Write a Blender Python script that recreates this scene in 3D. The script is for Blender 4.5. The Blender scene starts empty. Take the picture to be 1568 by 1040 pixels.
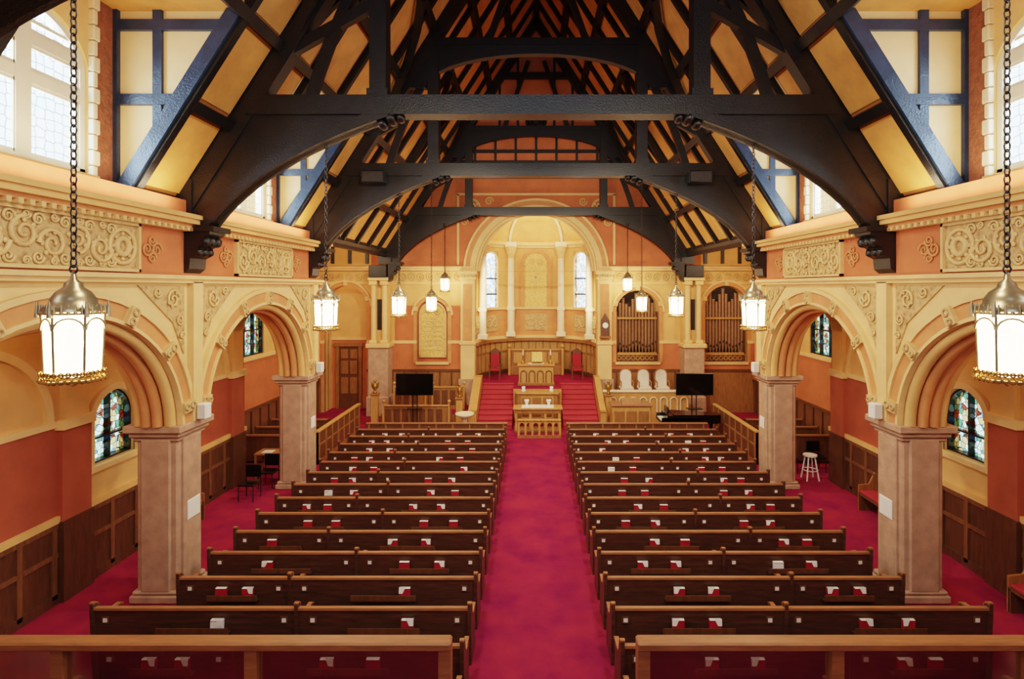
import bpy, bmesh, math, random
from mathutils import Vector, Matrix
random.seed(4)
PI=math.pi
sc=bpy.context.scene
try:
    sc.view_settings.view_transform='Filmic'
    sc.view_settings.look='Medium High Contrast'
    sc.view_settings.exposure=0.1
except Exception as e: print(e)

def lin(c):
    return tuple(((v/255)/12.92 if v/255<=0.04045 else ((v/255+0.055)/1.055)**2.4) for v in c)

MATS={}
def M(name,rgb,rough=0.6,scale=3.0,amt=0.12,bump=0.0,bscale=20.0,metal=0.0,stretch=None,kind='noise',rgb2=None,spec=None):
    m=bpy.data.materials.new(name); m.use_nodes=True
    nt=m.node_tree; N=nt.nodes; L=nt.links
    b=N['Principled BSDF']
    b.inputs['Roughness'].default_value=rough
    b.inputs['Metallic'].default_value=metal
    if spec is not None: b.inputs['Specular IOR Level'].default_value=spec
    tc=N.new('ShaderNodeTexCoord'); mp=N.new('ShaderNodeMapping')
    L.new(tc.outputs['Object'],mp.inputs['Vector'])
    if stretch: mp.inputs['Scale'].default_value=stretch
    c=lin(rgb)
    c2=lin(rgb2) if rgb2 else None
    if kind=='voronoi':
        t=N.new('ShaderNodeTexVoronoi'); t.inputs['Scale'].default_value=scale; fac=t.outputs['Distance']
    else:
        t=N.new('ShaderNodeTexNoise'); t.inputs['Scale'].default_value=scale; t.inputs['Detail'].default_value=6; t.inputs['Roughness'].default_value=.6; fac=t.outputs['Fac']
    L.new(mp.outputs['Vector'],t.inputs['Vector'])
    r=N.new('ShaderNodeValToRGB')
    r.color_ramp.elements[0].position=0.3; r.color_ramp.elements[1].position=0.7
    if kind=='voronoi':
        r.color_ramp.elements[0].position=0.05; r.color_ramp.elements[1].position=0.5
    a=c if c2 else tuple(max(0,v*(1-amt)) for v in c)
    bb=c2 if c2 else tuple(min(1,v*(1+amt)) for v in c)
    r.color_ramp.elements[0].color=(*a,1); r.color_ramp.elements[1].color=(*bb,1)
    L.new(fac,r.inputs['Fac']); L.new(r.outputs['Color'],b.inputs['Base Color'])
    if bump>0:
        t2=N.new('ShaderNodeTexVoronoi' if kind=='voronoi' else 'ShaderNodeTexNoise')
        t2.inputs['Scale'].default_value=bscale
        L.new(mp.outputs['Vector'],t2.inputs['Vector'])
        bp=N.new('ShaderNodeBump'); bp.inputs['Strength'].default_value=bump; bp.inputs['Distance'].default_value=0.03
        L.new(t2.outputs['Distance' if kind=='voronoi' else 'Fac'],bp.inputs['Height'])
        L.new(bp.outputs['Normal'],b.inputs['Normal'])
    MATS[name]=m
    return m

M('ochre',(222,172,108),0.75,1.3,0.13)
M('cream',(230,190,130),0.65,1.8,0.1)
M('cheek',(236,204,150),0.7,1.5,0.08)
M('white_stone',(232,214,178),0.6,2,0.07)
M('terracotta',(196,110,70),0.75,1.6,0.15)
M('terracotta_dark',(164,80,56),0.75,1.6,0.16)
M('roof_panel',(222,158,84),0.8,1.6,0.18)
M('roof_border',(170,106,52),0.8,3,0.15)
M('timber',(24,19,18),0.42,6,0.4,0.2,30)
M('timber_bluelit',(38,56,80),0.28,6,0.3,0.2,30)  # dark timber with the windows' blue daylight sheen painted into its colour
M('pew_wood',(84,54,40),0.4,2.5,0.4,0.1,30,stretch=(1,8,8))
M('pew_cap',(150,98,64),0.4,3,0.25,0,30,stretch=(1,8,8))
M('oak',(150,100,58),0.45,2.5,0.3,0.1,30,stretch=(6,6,1))
M('oak_dark',(102,64,40),0.45,2.5,0.3,0.1,30,stretch=(6,6,1))
M('wainscot',(88,54,36),0.45,2.5,0.3,0.1,30,stretch=(6,6,1))
M('wainscot_rail',(116,74,48),0.45,2.5,0.3,0.1,30,stretch=(6,6,1))
M('gold_oak',(192,140,82),0.4,2.5,0.2,0.1,30,stretch=(6,6,1))
M('pink_stone',(184,146,120),0.65,4,0.2,0.15,60)
M('carpet',(168,50,74),0.95,1.3,0.18,0.5,220,spec=0.08,rgb2=(128,30,76))
M('carpet_light',(196,76,86),0.95,1.1,0.12,0.5,220,spec=0.1)
M('cushion',(160,40,52),0.9,4,0.1)
M('relief',(158,118,76),0.6,9,0.2,0.9,9,kind='voronoi',rgb2=(200,162,110))  # darker ramp end paints shade into the hollows of the carving
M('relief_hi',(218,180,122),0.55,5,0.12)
M('gold_panel',(204,158,84),0.5,9,0.2,0.8,11,kind='voronoi',rgb2=(228,188,112))
M('voussoir',(206,138,86),0.65,2.5,0.15)
M('brick',(146,88,62),0.8,9,0.3,0.8,18)
M('metal_dark',(158,140,108),0.35,8,0.2,metal=0.75)
M('iron',(60,54,50),0.45,8,0.2,metal=0.6)
M('bronze',(168,124,62),0.4,8,0.2,metal=0.7)
M('black_plastic',(12,12,14),0.3,5,0.1)
M('piano_black',(8,8,9),0.12,5,0.1)
M('white_paint',(238,234,225),0.5,5,0.03)
M('book_red',(160,26,42),0.5,8,0.15)
M('paper',(240,236,228),0.6,8,0.03)
M('organ_pipe',(152,112,82),0.35,6,0.25,metal=0.25)
M('organ_dark',(40,26,20),0.6,6,0.2)
M('window_frame',(226,218,198),0.5,4,0.05)
M('upholstery',(226,214,196),0.8,5,0.05)
M('ivory',(240,235,220),0.3,5,0.02)

def glass(name,kind):
    m=bpy.data.materials.new(name); m.use_nodes=True
    nt=m.node_tree; N=nt.nodes; L=nt.links
    for n in list(N): N.remove(n)
    out=N.new('ShaderNodeOutputMaterial')
    tr=N.new('ShaderNodeBsdfTransparent')
    if kind=='clear':
        gl=N.new('ShaderNodeBsdfGlossy'); gl.inputs['Roughness'].default_value=0.12
        mx=N.new('ShaderNodeMixShader'); mx.inputs[0].default_value=0.2
        L.new(tr.outputs[0],mx.inputs[1]); L.new(gl.outputs[0],mx.inputs[2]); L.new(mx.outputs[0],out.inputs[0])
        tr.inputs['Color'].default_value=(0.7,0.68,0.68,1)
    elif kind=='lantern':
        em=N.new('ShaderNodeEmission'); em.inputs['Color'].default_value=(1,0.80,0.48,1); em.inputs['Strength'].default_value=13
        mx=N.new('ShaderNodeMixShader'); mx.inputs[0].default_value=0.8
        L.new(tr.outputs[0],mx.inputs[1]); L.new(em.outputs[0],mx.inputs[2]); L.new(mx.outputs[0],out.inputs[0])
    else:
        tc=N.new('ShaderNodeTexCoord')
        scl=6.5 if kind=='leaded' else 8.0
        v=N.new('ShaderNodeTexVoronoi'); v.feature='DISTANCE_TO_EDGE'
        v.inputs['Scale'].default_value=scl
        v.inputs['Randomness'].default_value=0.3 if kind=='leaded' else 0.9
        L.new(tc.outputs['Object'],v.inputs['Vector'])
        r=N.new('ShaderNodeValToRGB'); r.color_ramp.elements[0].position=0.015; r.color_ramp.elements[1].position=0.04
        r.color_ramp.elements[0].color=(0,0,0,1) if kind!='leaded' else (.12,.12,.12,1)
        L.new(v.outputs['Distance'],r.inputs['Fac'])
        dk=N.new('ShaderNodeBsdfDiffuse'); dk.inputs['Color'].default_value=(0.3,0.34,0.4,1) if kind=='leaded' else (0.02,0.02,0.02,1)
        mx=N.new('ShaderNodeMixShader')
        L.new(r.outputs['Color'],mx.inputs[0]); L.new(dk.outputs[0],mx.inputs[1]); L.new(tr.outputs[0],mx.inputs[2])
        L.new(mx.outputs[0],out.inputs[0])
        if kind=='leaded': tr.inputs['Color'].default_value=(0.86,0.95,1,1)
        else:
            v2=N.new('ShaderNodeTexVoronoi'); v2.inputs['Scale'].default_value=scl; v2.inputs['Randomness'].default_value=0.9
            L.new(tc.outputs['Object'],v2.inputs['Vector'])
            sp=N.new('ShaderNodeSeparateColor'); L.new(v2.outputs['Color'],sp.inputs[0])
            cr=N.new('ShaderNodeValToRGB'); cr.color_ramp.interpolation='CONSTANT'
            cols=[(0.55,0.65,0.58),(0.22,0.34,0.27),(0.45,0.52,0.45),(0.35,0.15,0.11),(0.6,0.65,0.62),(0.25,0.34,0.4),(0.5,0.45,0.3)] if kind=='stained' else [(0.9,0.92,0.9),(0.4,0.5,0.7),(0.7,0.65,0.5),(0.5,0.65,0.85),(0.5,0.38,0.25),(0.95,0.95,0.9),(0.3,0.38,0.4)]
            e=cr.color_ramp.elements
            e[0].color=(*cols[0],1); e[0].position=0; e[1].color=(*cols[-1],1); e[1].position=0.86
            for i,cc in enumerate(cols[1:-1]):
                k=e.new(0.16+0.14*i); k.color=(*cc,1)
            L.new(sp.outputs[0],cr.inputs['Fac']); L.new(cr.outputs['Color'],tr.inputs['Color'])
    MATS[name]=m
glass('glass_clear','clear'); glass('glass_lantern','lantern'); glass('glass_leaded','leaded'); glass('glass_stained','stained'); glass('glass_pale','pale')

class MB:
    def __init__(s): s.v=[]; s.f=[]; s.m=[]; s.mats=[]; s.sm=[]
    def mi(s,n):
        if n not in s.mats: s.mats.append(n)
        return s.mats.index(n)
    def add(s,vs,fs,mat,smooth=False):
        o=len(s.v); s.v+= [tuple(p) for p in vs]; k=s.mi(mat)
        for f in fs: s.f.append(tuple(i+o for i in f)); s.m.append(k); s.sm.append(smooth)
    def box(s,x0,x1,y0,y1,z0,z1,mat):
        vs=[(x,y,z) for x in(x0,x1) for y in(y0,y1) for z in(z0,z1)]
        s.add(vs,[(0,1,3,2),(4,6,7,5),(0,4,5,1),(2,3,7,6),(0,2,6,4),(1,5,7,3)],mat)
    def bbox(s,x0,x1,y0,y1,z0,z1,mat,b=0.02):
        xs=(x0,x1);ys=(y0,y1);zs=(z0,z1)
        pts=[]
        for x in (0,1):
            for y in (0,1):
                for z in (0,1):
                    sx=1 if x==0 else -1; sy=1 if y==0 else -1; sz=1 if z==0 else -1
                    pts+=[(xs[x]+sx*b,ys[y]+sy*b,zs[z]),(xs[x]+sx*b,ys[y],zs[z]+sz*b),(xs[x],ys[y]+sy*b,zs[z]+sz*b)]
        bm=bmesh.new(); vv=[bm.verts.new(p) for p in pts]
        bmesh.ops.convex_hull(bm,input=vv)
        bmesh.ops.dissolve_limit(bm,angle_limit=0.01,verts=bm.verts,edges=bm.edges)
        bm.verts.index_update()
        s.add([v.co[:] for v in bm.verts],[[v.index for v in f.verts] for f in bm.faces],mat); bm.free()
    def prism(s,poly,axis,t0,t1,mat):
        n=len(poly)
        def P(a,z,t):
            return (a,t,z) if axis=='x' else ((t,a,z) if axis=='y' else (a,z,t))
        vs=[P(a,z,t0) for a,z in poly]+[P(a,z,t1) for a,z in poly]
        fs=[tuple(range(n)),tuple(range(2*n-1,n-1,-1))]+[(i,(i+1)%n,n+(i+1)%n,n+i) for i in range(n)]
        s.add(vs,fs,mat)
    def beam(s,p0,p1,w,h,mat,up=(0,0,1)):
        p0=Vector(p0);p1=Vector(p1); d=(p1-p0).normalized(); u=Vector(up)
        if abs(d.dot(u))>0.98: u=Vector((1,0,0))
        sd=d.cross(u).normalized(); u=sd.cross(d).normalized()
        vs=[]
        for p in(p0,p1):
            for a,b in((-1,-1),(1,-1),(1,1),(-1,1)): vs.append(p+sd*a*w/2+u*b*h/2)
        s.add(vs,[(0,1,2,3),(7,6,5,4),(0,4,5,1),(1,5,6,2),(2,6,7,3),(3,7,4,0)],mat)
    def cyl(s,p0,p1,r0,r1,seg,mat,smooth=True):
        p0=Vector(p0);p1=Vector(p1); d=(p1-p0).normalized()
        u=Vector((0,0,1)) if abs(d.z)<0.9 else Vector((1,0,0))
        a=d.cross(u).normalized(); b=d.cross(a)
        vs=[]
        for p,r in((p0,r0),(p1,r1)):
            for i in range(seg):
                t=2*PI*i/seg; vs.append(p+a*math.cos(t)*r+b*math.sin(t)*r)
        s.add(vs,[(i,(i+1)%seg,seg+(i+1)%seg,seg+i) for i in range(seg)],mat,smooth)
        s.add(vs[:seg],[tuple(range(seg))],mat); s.add(vs[seg:],[tuple(range(seg))],mat)
    def lathe(s,prof,c,seg,mat,smooth=True,a0=0):
        vs=[]
        for r,z in prof:
            for i in range(seg):
                t=a0+2*PI*i/seg; vs.append((c[0]+r*math.cos(t),c[1]+r*math.sin(t),c[2]+z))
        fs=[]
        for j in range(len(prof)-1):
            for i in range(seg):
                fs.append((j*seg+i,j*seg+(i+1)%seg,(j+1)*seg+(i+1)%seg,(j+1)*seg+i))
        s.add(vs,fs,mat,smooth)
    def tube(s,pts,r,mat,seg=6,r1=None):
        pts=[Vector(p) for p in pts]; n=len(pts); vs=[]; prev=None
        for i,p in enumerate(pts):
            d=(pts[min(i+1,n-1)]-pts[max(i-1,0)]).normalized()
            if prev is None:
                u=Vector((0,0,1)) if abs(d.z)<0.9 else Vector((1,0,0))
                a=d.cross(u).normalized()
            else:
                a=(prev-d*prev.dot(d)).normalized()
            prev=a; b=d.cross(a)
            rr=r if r1 is None else r+(r1-r)*i/(n-1)
            for k in range(seg):
                t=2*PI*k/seg; vs.append(p+a*math.cos(t)*rr+b*math.sin(t)*rr)
        fs=[(i*seg+k,i*seg+(k+1)%seg,(i+1)*seg+(k+1)%seg,(i+1)*seg+k) for i in range(n-1) for k in range(seg)]
        s.add(vs,fs,mat,True)
    def sphere(s,c,r,mat,seg=10,sc=(1,1,1)):
        prof=[(r*math.sin(PI*j/seg)*1.0,-r*math.cos(PI*j/seg)*sc[2]) for j in range(seg+1)]
        vs=[]
        for rr,z in prof:
            for i in range(seg):
                t=2*PI*i/seg; vs.append((c[0]+rr*math.cos(t)*sc[0],c[1]+rr*math.sin(t)*sc[1],c[2]+z))
        s.add(vs,[(j*seg+i,j*seg+(i+1)%seg,(j+1)*seg+(i+1)%seg,(j+1)*seg+i) for j in range(seg) for i in range(seg)],mat,True)
    def torus(s,c,R,r,nrm,mat,seg=10,rs=5,sx=1,sy=1):
        n=Vector(nrm).normalized(); u=Vector((0,0,1)) if abs(n.z)<0.9 else Vector((1,0,0))
        b=n.cross(u).normalized(); a=b.cross(n)
        vs=[]
        for i in range(seg):
            t=2*PI*i/seg; d=a*math.cos(t)*sy+b*math.sin(t)*sx
            for k in range(rs):
                q=2*PI*k/rs; vs.append(Vector(c)+d*R+d.normalized()*r*math.cos(q)+n*r*math.sin(q))
        s.add(vs,[(i*rs+k,((i+1)%seg)*rs+k,((i+1)%seg)*rs+(k+1)%rs,i*rs+(k+1)%rs) for i in range(seg) for k in range(rs)],mat,True)
    def mesh(s,name,origin=(0,0,0)):
        me=bpy.data.meshes.new(name)
        o=Vector(origin)
        me.from_pydata([tuple(Vector(v)-o) for v in s.v],[],s.f)
        for n in s.mats: me.materials.append(MATS[n])
        for p,k,sm in zip(me.polygons,s.m,s.sm): p.material_index=k; p.use_smooth=sm
        bm=bmesh.new(); bm.from_mesh(me); bmesh.ops.recalc_face_normals(bm,faces=bm.faces); bm.to_mesh(me); bm.free()
        me.update(); return me
    def obj(s,name,origin=None):
        if origin is None:
            if any(name.startswith(p) for p in('wall','floor','ceiling')): origin=(0,0,0)
            else:
                xs=[v[0] for v in s.v]; ys=[v[1] for v in s.v]; zs=[v[2] for v in s.v]
                origin=((min(xs)+max(xs))/2,(min(ys)+max(ys))/2,min(zs))
        o=bpy.data.objects.new(name,s.mesh(name,origin)); o.location=origin
        bpy.context.collection.objects.link(o); return o
def inst(name,me,loc,rz=0,scale=(1,1,1)):
    o=bpy.data.objects.new(name,me); o.location=loc; o.rotation_euler=(0,0,rz); o.scale=scale
    bpy.context.collection.objects.link(o); return o

def arc(c,zs,a,b,n=28,t0=PI,t1=0):
    return [(c+a*math.cos(t0+(t1-t0)*i/n), zs+b*math.sin(t0+(t1-t0)*i/n)) for i in range(n+1)]
def arch_wall(mb,axis,a0,a1,z0,z1,t0,t1,ops,mat):
    def bx(p,q,za,zb):
        if q-p<1e-4 or zb-za<1e-4: return
        if axis=='x': mb.box(p,q,t0,t1,za,zb,mat)
        else: mb.box(t0,t1,p,q,za,zb,mat)
    cur=a0
    for c,h,si,sp,ri in sorted(ops):
        bx(cur,c-h,z0,z1)
        bx(c-h,c+h,z0,si)
        mb.prism([(c-h,z1)]+arc(c,sp,h,ri)+[(c+h,z1)],axis,t0,t1,mat)
        cur=c+h
    bx(cur,a1,z0,z1)
def ring(mb,axis,c,zs,a0,b0,a1,b1,t0,t1,mat,n=28):
    mb.prism(arc(c,zs,a1,b1,n)+arc(c,zs,a0,b0,n,0,PI),axis,t0,t1,mat)
def scroll(mb,axis,c,z,t,R,mat,flip=1,r=0.03,turns=1.6,start=0,ball=False):
    pts=[]
    for i in range(23):
        f=i/22; a=start+flip*f*turns*2*PI; rr=R*(1-0.85*f)
        u=c+rr*math.cos(a); w=z+rr*math.sin(a)
        pts.append((u,t,w) if axis=='x' else (t,u,w))
    mb.tube(pts,r,mat,5,r*0.6)
    if ball:
        for k in range(7):
            a=start+k*2*PI/7; rr=R*.74; rad=R*.17
            u=c+rr*math.cos(a); w=z+rr*math.sin(a)
            mb.sphere((u,t,w) if axis=='x' else (t,u,w),rad,mat,6,(1,.5,1) if axis=='x' else (.5,1,1))

TAN=1.57; EX=6.95; EZ=7.5
def roofz(x): return EZ+(EX-abs(x))*TAN
def roofx(z): return EX-(z-EZ)/TAN
BACK=-2.5; FW=26.0
COLS=[-0.9,4.9,10.7,16.5]
TR=[-0.9,4.9,10.7,16.5,25.4]

# ---------------- floor ----------------
mb=MB(); mb.box(-10.6,10.6,BACK-0.3,30,-0.2,0,'carpet'); mb.obj('floor')

# ---------------- arcade walls ----------------
for sg,nm in((-1,'left'),(1,'right')):
    mb=MB(); X0,X1=sorted((sg*6.7,sg*7.5)); zs=3.3
    ops=[(c,2.5,3.3,3.3,2.15) for c in(2.0,7.8,13.6)]
    cur=BACK
    for c,h,si,sp,ri in ops:
        mb.box(X0,X1,cur,c-h,3.3,5.95,'cream')
        mb.prism([(c-h,5.95)]+arc(c,sp,h,ri)+[(c+h,5.95)],'y',X0,X1,'cream'); cur=c+h
    mb.box(X0,X1,cur,17.0,3.3,5.95,'cream')
    mb.box(X0,X1,BACK,17.0,5.95,7.5,'terracotta')
    f=sg*6.7
    def q(a,b): return tuple(sorted((f-sg*a,f-sg*b)))
    for c in(2.0,7.8,13.6):
        for side in(0,1):
            tt=q(0.05,-0.02) if side==0 else tuple(sorted((sg*7.48,sg*7.54)))
            ring(mb,'y',c,3.3,2.5,2.15,2.8,2.45,*tt,'voussoir')
        tt=q(0.09,-0.02)
        ring(mb,'y',c,3.3,2.78,2.43,2.87,2.52,*tt,'cream')
        ring(mb,'y',c,3.3,2.48,2.13,2.54,2.19,*tt,'cream')
        for xo,a,r,mt in((0.12,2.44,0.10,'ochre'),(0.30,2.36,0.09,'voussoir'),(0.5,2.36,0.09,'voussoir'),(0.68,2.44,0.10,'ochre')):
            mb.tube([(f+sg*xo,y,z) for y,z in arc(c,3.3,a,a-0.35,32)],r,mt,8)
        for ang in(8,38,64,90,116,142,172):
            t=math.radians(ang); y=c+2.65*math.cos(t); z=3.3+2.3*math.sin(t)
            d=Vector((0,2.65*math.cos(t),2.3*math.sin(t))).normalized()
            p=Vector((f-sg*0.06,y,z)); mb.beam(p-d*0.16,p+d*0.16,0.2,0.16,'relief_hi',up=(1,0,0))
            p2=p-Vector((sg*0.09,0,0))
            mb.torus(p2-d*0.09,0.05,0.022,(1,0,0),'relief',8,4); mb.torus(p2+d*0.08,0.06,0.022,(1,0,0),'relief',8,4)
        tt=q(0.03,-0.02)
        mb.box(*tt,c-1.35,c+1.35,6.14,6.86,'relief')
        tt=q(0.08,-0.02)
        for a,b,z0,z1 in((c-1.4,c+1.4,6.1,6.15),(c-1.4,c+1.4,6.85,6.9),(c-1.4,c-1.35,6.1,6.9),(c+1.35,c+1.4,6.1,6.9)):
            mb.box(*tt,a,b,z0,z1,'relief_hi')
        tx=f-sg*0.05
        for k in range(5):
            yy=c-1.1+k*0.42
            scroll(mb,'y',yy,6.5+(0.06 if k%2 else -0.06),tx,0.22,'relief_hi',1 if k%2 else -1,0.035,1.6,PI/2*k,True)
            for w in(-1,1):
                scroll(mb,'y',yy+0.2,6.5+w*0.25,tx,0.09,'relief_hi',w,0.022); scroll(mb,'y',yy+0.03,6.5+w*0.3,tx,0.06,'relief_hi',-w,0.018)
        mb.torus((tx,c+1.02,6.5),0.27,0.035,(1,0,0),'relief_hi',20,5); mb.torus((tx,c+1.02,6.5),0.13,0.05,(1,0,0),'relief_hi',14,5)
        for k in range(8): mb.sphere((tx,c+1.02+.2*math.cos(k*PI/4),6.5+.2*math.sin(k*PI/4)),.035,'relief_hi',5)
        for w in(-1.75,1.75):
            for g in(-1,1):
                scroll(mb,'y',c+w+g*0.12,6.5,tx+sg*0.03,0.13,'voussoir',g,0.025)
                scroll(mb,'y',c+w,6.5+g*0.15,tx+sg*0.03,0.1,'voussoir',-g,0.022)
        for g in(-1,1):
            ys=c+g*2.25
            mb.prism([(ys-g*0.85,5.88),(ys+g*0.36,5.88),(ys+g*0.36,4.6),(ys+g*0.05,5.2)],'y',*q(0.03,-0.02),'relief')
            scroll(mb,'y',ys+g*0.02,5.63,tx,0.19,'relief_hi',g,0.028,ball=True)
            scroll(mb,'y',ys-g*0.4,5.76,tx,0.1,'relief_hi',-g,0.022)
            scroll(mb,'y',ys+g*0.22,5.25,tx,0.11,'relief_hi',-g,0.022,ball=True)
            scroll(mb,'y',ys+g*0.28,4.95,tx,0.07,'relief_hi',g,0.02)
    mb.box(*q(0.12,-0.02),BACK,17.02,5.93,6.0,'cream'); mb.box(*q(0.18,-0.02),BACK,17.05,6.0,6.07,'cream')
    for pr,z0,z1 in((0.10,6.9,6.96),(0.18,6.96,7.03),(0.27,7.03,7.12),(0.32,7.12,7.2)):
        mb.box(*q(pr,-0.02),BACK,17.0+pr,z0,z1,'ochre' if pr!=0.18 else 'voussoir')
    y=BACK+0.1
    while y<17: 
        mb.box(*q(0.2,0.05),y,y+0.07,6.9,6.97,'relief_hi'); y+=0.16
    for c in COLS:
        mb.box(*q(0.12,-0.02),c-0.15,c+0.15,3.3,5.95,'cream')
    mb.box(X0-0.03,X1+0.03,17.0,17.04,3.3,5.95,'terracotta')
    mb.obj('wall_arcade_'+nm)

# columns
mb=MB()
mb.bbox(-0.38,0.38,-0.38,0.38,0.2,3.02,'pink_stone',0.03)
mb.bbox(-0.44,0.44,-0.27,0.27,0.2,3.02,'pink_stone',0.02)
mb.bbox(-0.27,0.27,-0.44,0.44,0.2,3.02,'pink_stone',0.02)
mb.bbox(-0.47,0.47,-0.47,0.47,0,0.14,'pink_stone',0.02); mb.bbox(-0.44,0.44,-0.44,0.44,0.14,0.22,'pink_stone',0.03)
mb.bbox(-0.43,0.43,-0.43,0.43,2.98,3.06,'pink_stone',0.03); mb.bbox(-0.48,0.48,-0.48,0.48,3.06,3.16,'pink_stone',0.03); mb.bbox(-0.54,0.54,-0.54,0.54,3.16,3.3,'pink_stone',0.02)
colm=mb.mesh('stone_column')
for c in COLS:
    for sg in(-1,1): inst('stone_column',colm,(sg*7.12,c,0))

# ---------------- outer aisle walls ----------------
wn=1
def window_obj(axis,c,half,z0,sp,rise,t,gmat,mull=1,transoms=(),fr='window_frame',w=0.07,mw=None,tw=None):
    global wn
    mb=MB(); d=0.07
    mw=mw or w*.6; tw=tw or w*.6
    t0,t1=t-d,t+d
    ring(mb,axis,c,sp,half-w,max(rise-w,.001),half,rise,t0,t1,fr)
    def bx(a,b,za,zb,e=0):
        if axis=='x': mb.box(a,b,t0+e,t1-e,za,zb,fr)
        else: mb.box(t0+e,t1-e,a,b,za,zb,fr)
    bx(c-half,c-half+w,z0,sp); bx(c+half-w,c+half,z0,sp); bx(c-half,c+half,z0,z0+w)
    for k in range(mull):
        cc=c-half+2*half*(k+1)/(mull+1); h=sp+rise*math.sqrt(max(0,1-((cc-c)/half)**2))-0.02
        bx(cc-mw,cc+mw,z0,h,0.01)
    for z in transoms: bx(c-half+.01,c+half-.01,z-tw,z+tw,0.015)
    if w>=.1:
        for g in(-1,1):
            cc=c+g*half/2; hh=half/2-mw*.5-w*.5
            zs=[z0+w]+[z for z in transoms]+[sp+rise*.7]
            for za,zb in zip(zs[:-1],zs[1:]):
                za+=tw if za!=z0+w else 0; zb-=tw
                for s in(-1,1): bx(cc+s*hh-.025,cc+s*hh+.025,za,zb,.03)
                bx(cc-hh,cc+hh,za,za+.05,.03); bx(cc-hh,cc+hh,zb-.05,zb,.03)
    mb.prism([(c-half+0.02,z0+0.02)]+arc(c,sp,half-0.02,max(rise-0.02,.001))+[(c+half-0.02,z0+0.02)],axis,t-0.006,t+0.006,gmat)
    mb.obj('window_%d'%wn); wn+=1

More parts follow.
